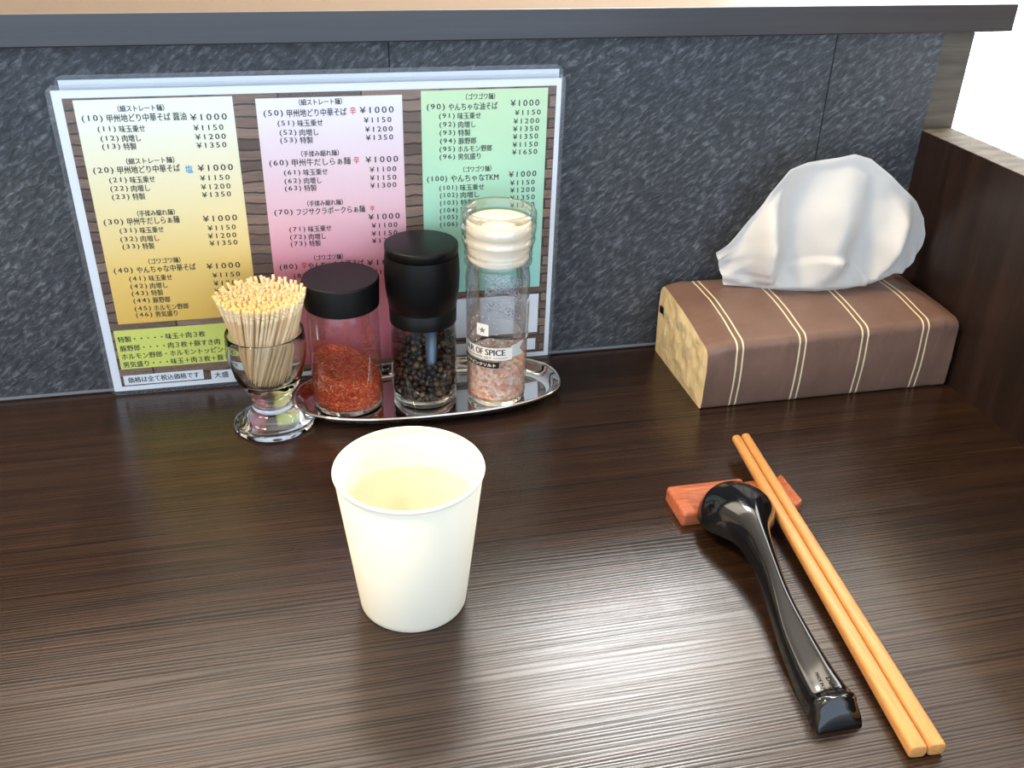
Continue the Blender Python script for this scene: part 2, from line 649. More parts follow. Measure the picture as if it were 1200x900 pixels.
def text_mesh(body, bold=0.0, spacing=1.0):
    """flat mesh of a line of writing, x right, y up, as a list of (verts, faces)"""
    cu = bpy.data.curves.new('writing', 'FONT')
    cu.body = body
    cu.size = 1.0
    cu.resolution_u = 3
    cu.offset = bold
    cu.space_character = spacing
    o = bpy.data.objects.new('writing', cu)
    C.objects.link(o)
    dg = bpy.context.evaluated_depsgraph_get()
    me = bpy.data.meshes.new_from_object(o.evaluated_get(dg))
    vs = [v.co.copy() for v in me.vertices]
    fs = [tuple(p.vertices) for p in me.polygons]
    bpy.data.meshes.remove(me)
    bpy.data.objects.remove(o)
    bpy.data.curves.remove(cu)
    x0, x1 = min(v.x for v in vs), max(v.x for v in vs)
    y0, y1 = min(v.y for v in vs), max(v.y for v in vs)
    vs = [((v.x - x0) / max(x1 - x0, 1e-6), (v.y - y0) / max(y1 - y0, 1e-6)) for v in vs]
    return vs, fs


def put_text(bm, body, mapfn, mi=0, bold=0.0, spacing=1.0):
    vs, fs = text_mesh(body, bold, spacing)
    bv = [bm.verts.new(mapfn(a, b)) for a, b in vs]
    for f in fs:
        try:
            k = bm.faces.new([bv[i] for i in f])
            k.material_index = mi
        except ValueError:
            pass


LINES = [
('y','（細ストレート麺）',39.3,66.3,201.2,'h'),
('y','(10) 甲州地どり中華そば 醤油',17.7,78.6,195.5,'m'),
('y','¥1000',80.9,102.8,194.6,'p'),
('y','(11) 味玉乗せ',25.6,53.1,188.8,'s'),
('y','¥1150',82.0,99.9,188.0,'q'),
('y','(12) 肉増し',26.2,49.7,182.9,'s'),
('y','¥1200',82.3,100.7,182.2,'q'),
('y','(13) 特製',26.2,46.2,177.8,'s'),
('y','¥1350',82.3,100.4,176.8,'q'),
('y','（細ストレート麺）',38.7,67.5,168.3,'h'),
('y','(20) 甲州地どり中華そば',18.2,70.2,162.9,'m'),
('b','塩',73.3,77.7,161.8,'m'),
('y','¥1000',81.1,102.7,162.1,'p'),
('y','(21) 味玉乗せ',26.5,53.9,156.3,'s'),
('y','¥1150',81.6,99.8,155.5,'q'),
('y','(22) 肉増し',26.2,49.9,150.7,'s'),
('y','¥1200',81.4,99.7,149.6,'q'),
('y','(23) 特製',26.2,46.2,145.2,'s'),
('y','¥1350',81.3,99.3,144.3,'q'),
('y','（手揉み縮れ麺）',39.6,62.7,133.8,'h'),
('y','(30) 甲州牛だしらぁ麺',18.2,64.8,128.6,'m'),
('y','¥1000',79.7,101.3,127.9,'p'),
('y','(31) 味玉乗せ',26.9,54.0,122.3,'s'),
('y','¥1150',81.8,99.7,121.3,'q'),
('y','(32) 肉増し',26.3,50.3,116.4,'s'),
('y','¥1200',81.3,99.4,115.7,'q'),
('y','(33) 特製',26.7,46.5,111.2,'s'),
('y','¥1350',81.7,99.5,110.5,'q'),
('y','（ゴワゴワ麺）',41.1,61.4,100.2,'h'),
('y','(40) やんちゃな中華そば',18.4,70.5,94.6,'m'),
('y','¥1000',77.6,99.3,94.1,'p'),
('y','(41) 味玉乗せ',27.0,54.2,88.1,'s'),
('y','¥1150',80.5,98.5,87.4,'q'),
('y','(42) 肉増し',26.9,50.5,82.6,'s'),
('y','¥1200',80.5,98.9,81.3,'q'),
('y','(43) 特製',26.8,46.8,77.3,'s'),
('y','¥1350',80.3,98.5,75.7,'q'),
('y','(44) 豚野郎',27.0,50.6,71.9,'s'),
('y','(45) ホルモン野郎',26.8,61.8,66.0,'s'),
('y','(46) 男気盛り',26.9,53.9,61.2,'s'),
('g2','特製・・・・・味玉＋肉３枚',12.0,69.9,43.7,'n'),
('g2','豚野郎・・・・肉３枚＋豚すき肉',12.4,79.0,36.7,'n'),
('g2','ホルモン野郎・ホルモントッピング',12.3,85.1,30.3,'n'),
('g2','男気盛り・・・味玉＋肉３枚＋豚す',12.2,84.3,23.8,'n'),
('w','価格は全て税込価格です',13.2,61.5,11.4,'n'),
('w','大盛',71.9,81.8,9.7,'n'),
('p','（細ストレート麺）',147.9,174.9,201.9,'h'),
('p','(50) 甲州地どり中華そば',125.5,177.4,195.2,'m'),
('r','辛',179.5,183.5,195.7,'m'),
('p','¥1000',185.9,207.6,195.8,'p'),
('p','(51) 味玉乗せ',133.5,161.8,188.7,'s'),
('p','¥1150',188.2,205.9,189.3,'q'),
('p','(52) 肉増し',134.2,158.6,182.7,'s'),
('p','¥1200',188.7,206.5,183.3,'q'),
('p','(53) 特製',134.1,154.7,177.7,'s'),
('p','¥1350',188.9,206.6,177.8,'q'),
('p','（手揉み縮れ麺）',146.6,170.7,168.7,'h'),
('p','(60) 甲州牛だしらぁ麺',125.8,178.0,163.0,'m'),
('r','辛',180.1,183.7,163.2,'m'),
('p','¥1000',187.9,209.4,163.1,'p'),
('p','(61) 味玉乗せ',134.5,162.6,156.3,'s'),
('p','¥1100',190.3,208.0,156.3,'q'),
('p','(62) 肉増し',134.3,158.2,150.6,'s'),
('p','¥1150',190.3,207.8,150.5,'q'),
('p','(63) 特製',134.1,154.6,145.6,'s'),
('p','¥1300',190.2,207.6,145.2,'q'),
('p','（手揉み縮れ麺）',147.8,171.2,134.8,'h'),
('p','(70) フジサクラポークらぁ麺',125.7,185.8,129.3,'m'),
('r','辛',189.2,192.2,129.2,'h'),
('p','¥1000',187.8,209.2,123.1,'p'),
('p','(71) 味玉乗せ',134.4,162.3,116.8,'s'),
('p','¥1100',189.7,207.3,116.7,'q'),
('p','(72) 肉増し',134.3,158.3,111.2,'s'),
('p','¥1150',189.4,207.1,110.9,'q'),
('p','(73) 特製',134.3,154.4,106.3,'s'),
('p','¥1300',189.5,207.2,105.5,'q'),
('p','（ゴワゴワ麺）',149.2,168.8,95.5,'h'),
('p','(80)',125.4,139.4,89.8,'m'),
('r','辛',140.0,144.2,90.5,'m'),
('p','やんちゃな中華そば',144.6,182.9,89.8,'m'),
('p','¥1000',185.3,209.1,89.4,'p'),
('p','(81) 味玉乗せ',134.4,162.1,82.5,'s'),
('p','¥1150',189.0,207.0,82.1,'q'),
('gr','（ゴワゴワ麺）',255.5,274.9,202.4,'h'),
('gr','(90) やんちゃな油そば',229.4,276.7,196.1,'m'),
('gr','¥1000',285.6,305.2,197.4,'p'),
('gr','(91) 味玉乗せ',237.4,265.4,190.0,'s'),
('gr','¥1150',288.7,306.4,191.0,'q'),
('gr','(92) 肉増し',237.7,262.0,184.3,'s'),
('gr','¥1200',287.9,305.7,185.3,'q'),
('gr','(93) 特製',237.7,258.4,178.8,'s'),
('gr','¥1350',287.7,305.5,180.1,'q'),
('gr','(94) 豚野郎',237.9,262.4,173.3,'s'),
('gr','¥1350',287.8,305.3,174.8,'q'),
('gr','(95) ホルモン野郎',237.5,273.3,167.8,'s'),
('gr','¥1150',287.7,305.3,169.3,'q'),
('gr','(96) 男気盛り',237.5,265.5,162.5,'s'),
('gr','¥1650',287.5,305.1,164.1,'q'),
('gr','（ゴワゴワ麺）',253.7,273.1,153.5,'h'),
('gr','(100) やんちゃなTKM',228.7,278.3,147.4,'m'),
('gr','¥1000',285.6,305.1,148.6,'p'),
('gr','(101) 味玉乗せ',237.1,268.3,140.8,'s'),
('gr','¥1150',286.7,304.2,142.5,'q'),
('gr','(102) 肉増し',237.4,264.9,135.5,'s'),
('gr','¥1200',286.9,304.4,137.2,'q'),
('gr','(103) 特製',237.4,261.4,130.0,'s'),
('gr','¥1350',287.0,304.7,131.6,'q'),
('gr','(104) 豚野郎',237.3,262.9,124.6,'s'),
('gr','¥1350',287.1,304.6,126.2,'q'),
('gr','(105)',237.2,252.6,119.5,'s'),
('gr','(106)',237.2,252.6,114.3,'s'),
]


# ------------------------------------------------------------------ the room
PX = 608.0            # inner face of the side partition
PT = 636.0
struct(link('wall_back', box(-900, PX, 0, 4, 3.2, 237.5), M['slate'], smooth=False))
struct(link('wall_back', box(-900, PT, 4.2, 60, -40, 238), M['post'], smooth=False))
g = bmesh.new()
for sx in (206.9, 522.5):
    box(sx - 0.45, sx + 0.45, -0.12, 0.3, 3.2, 237.5, bm=g)
struct(link('trim_1', g, M['gap'], smooth=False))
g = box(-900, PX, -0.5, 3, 1.2, 3.1)
struct(link('trim_2', g, M['slate_edge'], smooth=False))
struct(link('trim_3', box(-900, PX, -0.2, 3, 0.0, 1.15), M['gap'], smooth=False))
struct(link('trim_4', box(-900, 652, -14, 330, 238.4, 257, 0.8), M['ledge'], smooth=False))
g = box(PX, PT, -640, 4.1, -40, 165.7, 0.7)
for f in g.faces:
    f.material_index = 1 if f.normal.z > 0.9 else 0
p_o = struct(link('wall_right', g, [M['partition'], M['partition_top']], smooth=False))
# the rest of the shop: floor, ceiling, the kitchen wall beyond the ledge, side walls, a guessed glowing window placed for the white glare and shadows
struct(link('floor', box(-2200, 1700, -2200, 2600, -760, -740), M['floor_tile'], smooth=False))
struct(link('ceiling', box(-2200, 1700, -2200, 2600, 1640, 1660), M['ceiling_paint'], smooth=False))
struct(link('wall_far', box(-2200, 1700, 2600, 2620, -740, 1640), M['kitchen'], smooth=False))
struct(link('wall_left', box(-2220, -2200, -2200, 2600, -740, 1640), M['plaster'], smooth=False))
g = box(1700, 1720, -2200, -250, -740, 1640)
box(1700, 1720, -250, 2600, 1300, 1640, bm=g)
struct(link('wall_right', g, M['plaster'], smooth=False))
wn = struct(link('guessed_window', box(1702, 1708, -250, 2600, -740, 1300), M['window'], smooth=False))
g = bmesh.new()
for y in (-250, 700, 1650, 2575):
    box(1696, 1712, y, y + 25, -740, 1300, bm=g)
link('guessed_window_frame', g, M['post'], parent=wn, smooth=False)

# ------------------------------------------------------------------ counter
tb = link('counter_top', box(-900, PX, -640, 4, -38, 0, 0.0), M['table'], smooth=False)
tag(tb, 'dark brown stained wooden counter top with fine grain, carrying everything', 'counter')

# ------------------------------------------------------------------ laminated menus
MW, MH = 323.2, 216.0
TILT = math.asin(3.92 / 216.0)


def rounded_plate(w, h, y0, y1, r, n=6):
    bm = bmesh.new()
    pts = []
    for cx, cz, a in ((w - r, r, -90), (w - r, h - r, 0), (r, h - r, 90), (r, r, 180)):
        for k in range(n + 1):
            t = math.radians(a + 90 * k / n)
            pts.append((cx + r * math.cos(t), cz + r * math.sin(t)))
    A = [bm.verts.new((x, y0, z)) for x, z in pts]
    B = [bm.verts.new((x, y1, z)) for x, z in pts]
    bm.faces.new(A)
    bm.faces.new(B[::-1])
    for i in range(len(A)):
        j = (i + 1) % len(A)
        bm.faces.new((A[i], B[i], B[j], A[j]))
    return bm


def panel(bm, u0, u1, v0, v1, y, mi):
    vs = [bm.verts.new((u, y, v)) for u, v in ((u0, v0), (u1, v0), (u1, v1), (u0, v1))]
    bm.faces.new(vs).material_index = mi


rear = thing('laminated_menu', 'laminated sheet behind the front menu, only its white top edge showing', 'menu', (4.5, -2.0, 0))
link('film', rounded_plate(318.5, 220.5, -0.25, 0.25, 6), M['film'], rear, smooth=False)
link('paper', box(2.5, 315.5, -0.08, 0.08, 3, 217.5), M['paper'], rear, smooth=False)

menu = thing('laminated_menu', 'laminated ramen menu with yellow, pink and green price panels, leaning against slate wall', 'menu', (0, -5.1, 0), rot=(TILT, 0, 0))
link('film', rounded_plate(MW, MH, -0.32, 0.28, 6), M['film'], menu, smooth=False)
link('paper', box(3, 320.2, -0.02, 0.15, 3, 213), M['paper'], menu, smooth=False)
g = bmesh.new()
panel(g, 8.5, 316.8, 6.6, 208.2, -0.06, 0)
panel(g, 14.4, 107.5, 55.5, 207.0, -0.09, 1)
panel(g, 121.2, 213.4, 12.0, 205.0, -0.09, 2)
panel(g, 225.7, 311.0, 62.0, 207.0, -0.09, 3)
panel(g, 10.3, 107.5, 20.4, 50.9, -0.09, 4)
panel(g, 10.5, 64.5, 7.4, 15.2, -0.09, 5)
panel(g, 69.7, 108.0, 6.4, 13.6, -0.09, 5)
panel(g, 225.7, 310.8, 24.0, 56.1, -0.09, 5)
panel(g, 225.7, 309.8, 9.1, 18.8, -0.09, 5)
link('printed_panels', g, [M['woodprint'], M['yellow'], M['pink'], M['green'], M['lime'], M['paper']], menu, smooth=False)
HGT = {'h': 4.1, 'm': 5.0, 's': 4.4, 'p': 4.1, 'q': 3.5, 'n': 4.7}
g = bmesh.new()


def run(s, u0, u1, v, hh, mi, sp_):
    for du, dv, dy in ((-0.10, 0.0, -0.12), (0.0, 0.08, -0.122), (0.10, 0.0, -0.124)):      # a doubled stroke: bold print
        put_text(g, s, lambda a, b: (lerp(u0, u1, a) + du, dy, v + dv - hh / 2 + hh * b), mi, 0.0, sp_)


for col, s, u0, u1, v, k in LINES:
    hh = HGT[k]
    mi = {'r': 1, 'b': 2}.get(col, 0)
    if s[0] == '(' and k in 'ms':
        num, _, name_ = s.partition(' ')
        wn_ = (11.8 if k == 'm' else 10.4) + (1.9 if len(num) > 4 else 0.0)
        run(num, u0, u0 + wn_, v, hh * 0.92, mi, 1.3)
        if name_:
            run(name_, u0 + wn_ + (2.6 if k == 'm' else 2.1), u1, v, hh, mi, 1.0)
    else:
        run(s, u0, u1, v, hh, mi, 1.35 if k in 'pq' else 1.0)
link('lettering', g, [M['ink'], M['redink'], M['blueink']], menu, smooth=False)

# ------------------------------------------------------------------ steel tray
TX, TY, TA, TB = 222.0, -48.5, 95.5, 41.0


def tray_ring(a, b, n=2.5, cnt=120):
    out = []
    for k in range(cnt):
        t = 2 * PI * k / cnt
        c, s = math.cos(t), math.sin(t)
        out.append((a * math.copysign(abs(c) ** (2 / n), c), b * math.copysign(abs(s) ** (2 / n), s)))
    return out


tray = thing('condiment_tray', 'polished oval steel tray holding the three spice jars', 'tray', (TX, TY, 0))
g = bmesh.new()
prof = [(-12, 0.0), (-9, 0.3), (-6.5, 1.6), (-4, 4.6), (-2.5, 7.0), (-1.2, 8.3)]
rings = []
for up in (0, 1):
    seq = prof if up == 0 else [(o_, z_ + 0.8) for o_, z_ in reversed(prof)]
    for o_, z_ in seq:
        rings.append([g.verts.new((x, y, z_ + 0.02)) for x, y in tray_ring(TA + o_, TB + o_)])
for A, B in zip(rings, rings[1:]):
    for k in range(len(A)):
        j = (k + 1) % len(A)
        g.faces.new((A[k], A[j], B[j], B[k]))
g.faces.new(rings[0])
g.faces.new(rings[-1])
sharp(link('dish', g, M['steel'], tray), 60)
g = bmesh.new()
cr = tray_ring(TA - 1.2, TB - 1.2)
for k in range(len(cr)):
    pass
rr = []
for k in range(len(cr)):
    x, y = cr[k]
    x2, y2 = cr[(k + 1) % len(cr)]
    x0, y0 = cr[k - 1]
    tx, ty = x2 - x0, y2 - y0
    l = math.hypot(tx, ty)
    nx, ny = ty / l, -tx / l
    rr.append([g.verts.new((x + nx * 1.15 * math.cos(a), y + ny * 1.15 * math.cos(a), 8.9 + 1.15 * math.sin(a))) for a in [2 * PI * q / 10 for q in range(10)]])
for k in range(len(rr)):
    A, B = rr[k], rr[(k + 1) % len(rr)]
    for q in range(10):
        g.faces.new((A[q], A[(q + 1) % 10], B[(q + 1) % 10], B[q]))
link('rolled_rim', g, M['steel'], tray)
TZ = 0.85             # tray floor

# ------------------------------------------------------------------ toothpick glass
PK = (113.0, -62.0)
holder = thing('toothpick_holder', 'small footed clear glass packed with wooden toothpicks', 'glass', (PK[0], PK[1], 0))
outer = [(11.5, 22.4), (14.8, 25), (19, 31), (22.6, 40), (25.0, 50), (25.9, 57), (25.6, 64), (25.2, 69.0)]
inner = [(24.0, 69.0), (24.3, 64), (24.5, 57), (23.4, 50), (20.8, 40.5), (16.8, 33), (12.0, 29.4), (0, 28.4)]
g = lathe([(0, 22.4)] + outer + [(25.0, 69.7), (24.5, 69.9), (24.1, 69.7)] + inner)
link('bowl', g, M['glass_solid'], holder)
g = lathe([(0, 13.0), (12.6, 13.0), (13.4, 14.2), (12.7, 15.6), (12.2, 16.8), (12.7, 18.0), (13.4, 19.4), (12.7, 20.7), (11.6, 22.0), (0, 22.0)])
link('stem', g, M['glass_solid'], holder)
g = lathe([(0, 0.1), (25.8, 0.1), (26.9, 1.2), (26.9, 2.8), (25.6, 4.2), (21.5, 5.2), (17.8, 6.2), (16.9, 8.6), (14.6, 11.2), (12.8, 12.9), (0, 12.9)])
link('foot', g, M['glass_solid'], holder)

# ------------------------------------------------------------------ toothpicks, each its own object
NP_ = 255
g = lathe([(0, 0), (0.28, 1.2), (1.02, 11), (1.08, 55), (1.08, 57.2), (0.72, 57.9), (1.08, 58.6), (1.08, 59.8), (0.72, 60.5), (1.08, 61.2), (1.1, 62.2), (1.05, 65.0), (0.62, 65.05), (0, 64.9)],
          n=8, mi=[0] * 3 + [1] * 8 + [2, 2])
proto = link('toothpick', g, [M['pick'], M['pick_band'], M['pick_end']])
sharp(proto, 50)
for i in range(NP_):
    rr_ = math.sqrt((i + 0.5) / NP_)
    ph = i * 2.399963 + random.uniform(-0.05, 0.05)
    rt = 29.0 * rr_ + random.uniform(-0.4, 0.4)
    rb = 14.2 * rr_
    tw = 0.85
    zb = 30.4 + 4.2 * rr_ ** 4 + random.uniform(0, 1.6)
    top = Vector((rt * math.cos(ph), rt * math.sin(ph), 0))
    bot = Vector((rb * math.cos(ph - tw), rb * math.sin(ph - tw), 0))
    hor = (top - bot).length
    dz = math.sqrt(65.0 ** 2 - hor ** 2)
    d = Vector((top.x - bot.x, top.y - bot.y, dz)).normalized()
    o = proto if i == 0 else proto.copy()
    if i:
        C.objects.link(o)
    o.rotation_mode = 'QUATERNION'
    o.rotation_quaternion = d.to_track_quat('Z', 'Y')
    o.location = Vector((PK[0] + bot.x, PK[1] + bot.y, zb + (2.0 if i < 40 and i % 3 == 0 else 0))) * MM
    tag(o, 'pale wooden toothpick with a ringed head standing in the footed glass', 'toothpick', 'toothpicks in the footed glass')

# ------------------------------------------------------------------ chili jar
CH = (164.5, -43.6)
jar = thing('chili_jar', 'round glass jar with wide black lid, part filled with red chili', 'jar', (CH[0], CH[1], TZ))
g = lathe([(22.8, 1.2), (24.2, 2.6), (24.5, 5), (24.35, 40), (24.2, 66), (23.6, 72), (22.2, 76.0)])
link('glass_body', g, M['dusty'], jar)
g = lathe([(0, 0.0), (22.6, 0.0), (24.0, 1.2), (24.3, 2.6), (23.2, 4.4), (21.0, 4.2), (0, 3.6)])
link('glass_base', g, M['glass_solid'], jar)
g = lathe([(0, 75.2), (24.0, 75.2), (24.9, 76.0), (25.6, 93.6), (25.4, 94.6), (24.8, 95.2), (0, 95.4)])
sharp(link('lid', g, M['lid'], jar), 40)


def fill(name, mt, c, r, z0, topf, n=56, rings=26, jit=0.35):
    bm = bmesh.new()
    def fn(u, v):
        a = 2 * PI * u
        if v < 0.35:                       # side
            k = v / 0.35
            x, y = r * math.cos(a), r * math.sin(a)
            z = lerp(z0, topf(x, y), k)
            return (x, y, z)
        k = 1 - (v - 0.35) / 0.65
        x, y = r * k * math.cos(a), r * k * math.sin(a)
        j = noise.noise(Vector((x * 0.8, y * 0.8, 3.1))) * 2.2 * jit + random.uniform(-jit, jit)
        return (x, y, topf(x, y) + j)
    grid_surface(fn, n, rings, bm, True)
    bmesh.ops.remove_doubles(bm, verts=bm.verts, dist=0.02)
    bmesh.ops.holes_fill(bm, edges=[e for e in bm.edges if e.is_boundary])
    return link(name, bm, mt, loc=(c[0], c[1], TZ))


o = fill('chili_flakes', M['chili'], CH, 23.8, 4.6, lambda x, y: 29.5 - 0.28 * x + 0.12 * y - 0.006 * (x + 6) ** 2)
tag(o, 'coarse red chili flakes heaped inside the wide jar', 'chili', kind='stuff')

# ------------------------------------------------------------------ pepper mill
PE = (218.8, -44.4)
mill = thing('pepper_mill', 'glass pepper mill with tall black grinder head, full of black peppercorns', 'pepper mill', (PE[0], PE[1], TZ))
g = lathe([(20.6, 1.0), (22.3, 2.8), (22.9, 6), (22.9, 40), (22.7, 52), (21.8, 60.5)])
link('glass_body', g, M['glass'], mill)
g = lathe([(0, 0.0), (20.4, 0.0), (22.2, 1.4), (22.6, 3.2), (21.2, 5.6), (16, 4.6), (0, 4.0)])
link('glass_base', g, M['glass_solid'], mill)
g = lathe([(0, 60.0), (21.4, 60.0), (23.0, 60.6), (23.1, 70.6), (22.8, 71.0), (22.8, 71.5), (23.2, 72.0), (24.9, 84), (25.5, 95), (25.1, 104), (24.5, 109.4), (0, 109.4)])
sharp(link('grinder_head', g, M['black'], mill), 40)
g = lathe([(0, 109.7), (24.1, 109.7), (24.4, 110.2), (24.6, 113.6), (24.6, 115.2), (24.2, 115.9), (23.4, 116.2), (0, 116.4)])
sharp(link('top_cap', g, M['black'], mill), 40)
g = lathe([(0, 8.0), (3.6, 8.0), (4.0, 8.6), (4.0, 59.8), (0, 59.8)], n=24)
sh = link('upright_rod', g, M['rod'], mill)  # blue-grey upright rod, set forward of the mill's axis
sh.location = (3.5 * MM, -12.5 * MM, 0)

# peppercorns: one heap
g = bmesh.new()
placed = []
tries = 0
RB = 22.2
def pep_top(x, y):
    return 37.0 + 0.42 * x + 0.22 * y
while len(placed) < 520 and tries < 60000:
    tries += 1
    r_ = random.uniform(2.1, 2.9)
    a_ = random.uniform(0, 2 * PI)
    q_ = (RB - r_) * math.sqrt(random.random()) if tries % 3 else RB - r_ - random.uniform(0, 0.3)
    x, y = q_ * math.cos(a_), q_ * math.sin(a_)
    zt = pep_top(x, y)
    z = random.uniform(5.6 + r_ * 0.6, zt)
    if (x - 3.5) ** 2 + (y + 12.5) ** 2 < (4.2 + r_) ** 2:
        continue
    if all((x - a) ** 2 + (y - b) ** 2 + (z - c) ** 2 > (0.80 * (r_ + d)) ** 2 for a, b, c, d in placed):
        placed.append((x, y, z, r_))
for x, y, z, r_ in placed:
    t = bmesh.ops.create_icosphere(g, subdivisions=2, radius=r_, matrix=Matrix.Translation((x, y, z)))
    pale = 1 if random.random() < 0.06 else 0
    for v in t['verts']:
        v.co += Vector((x, y, z)).normalized() * 0 + noise.noise_vector(v.co * 0.9) * 0.28
        for f in v.link_faces:
            f.material_index = pale
pc = link('peppercorns', g, [M['pepper'], M['pepper_pale']], loc=(PE[0], PE[1], TZ))
tag(pc, 'wrinkled black peppercorns filling the pepper mill', 'pepper', kind='stuff')

# ------------------------------------------------------------------ salt mill
SA = (269.2, -53.0)
salt = thing('salt_mill', 'tall clear salt grinder with printed banner and pink salt inside', 'salt mill', (SA[0], SA[1], TZ))
g = lathe([(18.6, 1.0), (20.2, 2.6), (20.8, 5.6), (21.2, 40), (22.0, 86), (22.1, 92), (21.2, 98.5), (20.4, 101.5)])
link('glass_body', g, M['glass'], salt)
g = lathe([(0, 0.0), (18.6, 0.0), (20.2, 1.4), (20.5, 3.0), (19.2, 4.8), (0, 3.6)])
link('glass_base', g, M['glass_solid'], salt)
g = lathe([(20.4, 101.6), (21.6, 102.2), (22.9, 103.6), (22.9, 105.4), (22.0, 106.2), (22.0, 107.6), (22.9, 108.6), (22.9, 110.8), (22.1, 111.6), (22.1, 113.0), (23.2, 114.2), (23.4, 117.2)])
link('threaded_collar', g, M['plastic_clear'], salt)
g = lathe([(23.4, 117.4), (24.4, 118.4), (24.6, 120.4), (23.7, 121.2), (23.7, 123.4), (24.9, 124.4), (25.1, 131.0), (24.4, 131.8), (24.4, 132.6), (25.1, 133.4), (25.0, 137.4), (24.2, 139.6), (22.6, 140.2), (21.6, 139.0), (21.6, 134.0)])
link('clear_cap', g, M['plastic_clear'], salt)
g = lathe([(0, 104.5), (19.3, 104.5), (20.6, 105.4), (20.6, 107.2), (19.4, 107.8), (19.4, 109.4), (20.8, 110.2), (20.8, 112.2), (19.8, 113.0), (21.4, 116.5), (21.6, 121), (20.8, 122), (20.8, 124), (21.5, 125), (21.5, 130.5), (20.0, 132.2), (12, 131.2), (6, 132.6), (0, 132.8)])
link('grinder_core', g, M['ivory'], salt)
o = fill('salt_crystals', M['salt'], SA, 20.4, 5.0, lambda x, y: 32.5 - 0.05 * x + 0.10 * y, jit=0.7)
tag(o, 'coarse pink salt crystals in the bottom of the tall salt grinder', 'salt', kind='stuff')
# printed band, wrapped on the glass; angles from the direction that faces the counter's front left
FA = math.atan2(-583.0, -127.0)


def salt_r(z):
    return 20.8 + (z - 5.6) / 80.0 * 1.2 + 0.12


def on_salt(deg, z, lift=0.0):
    a = FA + math.radians(deg)
    r_ = salt_r(z) + lift
    return (r_ * math.cos(a), r_ * math.sin(a), z)


def band(bm, d0, d1, z0f, z1f, lift, mi, n=24):
    A = []
    for k in range(n + 1):
        d = lerp(d0, d1, k / n)
        A.append((bm.verts.new(on_salt(d, z0f(d), lift)), bm.verts.new(on_salt(d, z1f(d), lift))))
    for (a, b), (c, e) in zip(A, A[1:]):
        bm.faces.new((a, c, e, b)).material_index = mi


g = bmesh.new()
band(g, -100, 30, lambda d: 38.5, lambda d: 48.0, 0.05, 0)
band(g, 27, 47, lambda d: 40.2, lambda d: lerp(49.2, 50.4, (d - 27) / 20), 0.02, 3, 6)
band(g, 47, 58, lambda d: lerp(40.2, 38.6, (d - 47) / 11) if d < 0 else 40.2 + 0.0 * d, lambda d: lerp(45.3, 40.4, (d - 47) / 11), 0.02, 3, 6)
band(g, 47, 58, lambda d: lerp(45.3, 50.2, (d - 47) / 11), lambda d: 50.4, 0.02, 3, 6)
band(g, -92, 5, lambda d: 32.4, lambda d: 37.0, 0.05, 1)
link('printed_banner', g, [M['label_white'], M['label_black'], M['label_grey'], M['label_shade']], salt, smooth=True)
g = bmesh.new()
for wd_, d0, d1 in (('STAR', -88, -45), ('OF', -41, -26), ('SPICE', -21, 16)):
    for dd in (-0.5, 0.5):
        put_text(g, wd_, lambda a, b: on_salt(lerp(d0, d1, a) + dd, 42.3 + 4.6 * b, 0.12 + 0.01 * dd), 0, 0.0)
put_text(g, 'HIMALAYAN PINK SALT', lambda a, b: on_salt(lerp(-78, -10, a), 39.5 + 1.6 * b, 0.12), 0, 0.01)
band(g, -6, 20, lambda d: 40.1, lambda d: 40.4, 0.12, 0, 8)
put_text(g, 'ヒマラヤピンクソルト', lambda a, b: on_salt(lerp(-84, -1, a), 33.3 + 2.7 * b, 0.12), 1, 0.03)
link('lettering', g, [M['label_black'], M['label_white']], salt, smooth=False)
g = bmesh.new()
BC, BZ = -27.0, 61.0
def badge(bm, d0, z0, rad, mi, lift, pts, inn, ph=90.0):
    vs = []
    for k in range(pts * 2):
        r_ = rad if k % 2 == 0 else rad * inn
        t = math.radians(ph + 180.0 * k / pts)
        vs.append(bm.verts.new(on_salt(d0 + math.degrees(r_ * math.cos(t) / 21.4), z0 + r_ * math.sin(t), lift)))
    c = bm.verts.new(on_salt(d0, z0, lift))
    for k in range(len(vs)):
        bm.faces.new((c, vs[k], vs[(k + 1) % len(vs)])).material_index = mi
badge(g, BC, BZ, 6.2, 0, 0.05, 4, 0.72, 45)
badge(g, BC, BZ - 0.3, 2.6, 2, 0.14, 5, 0.42)
for k in range(14):
    t = 2 * PI * k / 14 + 0.2
    badge(g, BC + math.degrees(10.2 * math.cos(t) / 21.4), BZ + 10.2 * math.sin(t), 0.62, 0, 0.06, 5, 0.6)
link('star_emblem', g, [M['label_white'], M['label_black'], M['label_grey']], salt, smooth=False)
g = bmesh.new()
band(g, 66, 88, lambda d: 49.5, lambda d: 79.0, 0.05, 0, 6)
z = 52.0
while z < 76.5:
    t = random.choice((0.35, 0.5, 0.8, 1.1))
    band(g, 67.5, 86, lambda d: z, lambda d: z + t, 0.15, 1, 5)
    z += t + random.choice((0.4, 0.6, 0.9))
link('bar_code', g, [M['label_white'], M['label_black']], salt, smooth=False)
g = bmesh.new()
band(g, 130, 205, lambda d: 50.0, lambda d: 84.0, -0.25, 0, 24)
link('rear_label', g, [M['backlabel']], salt)

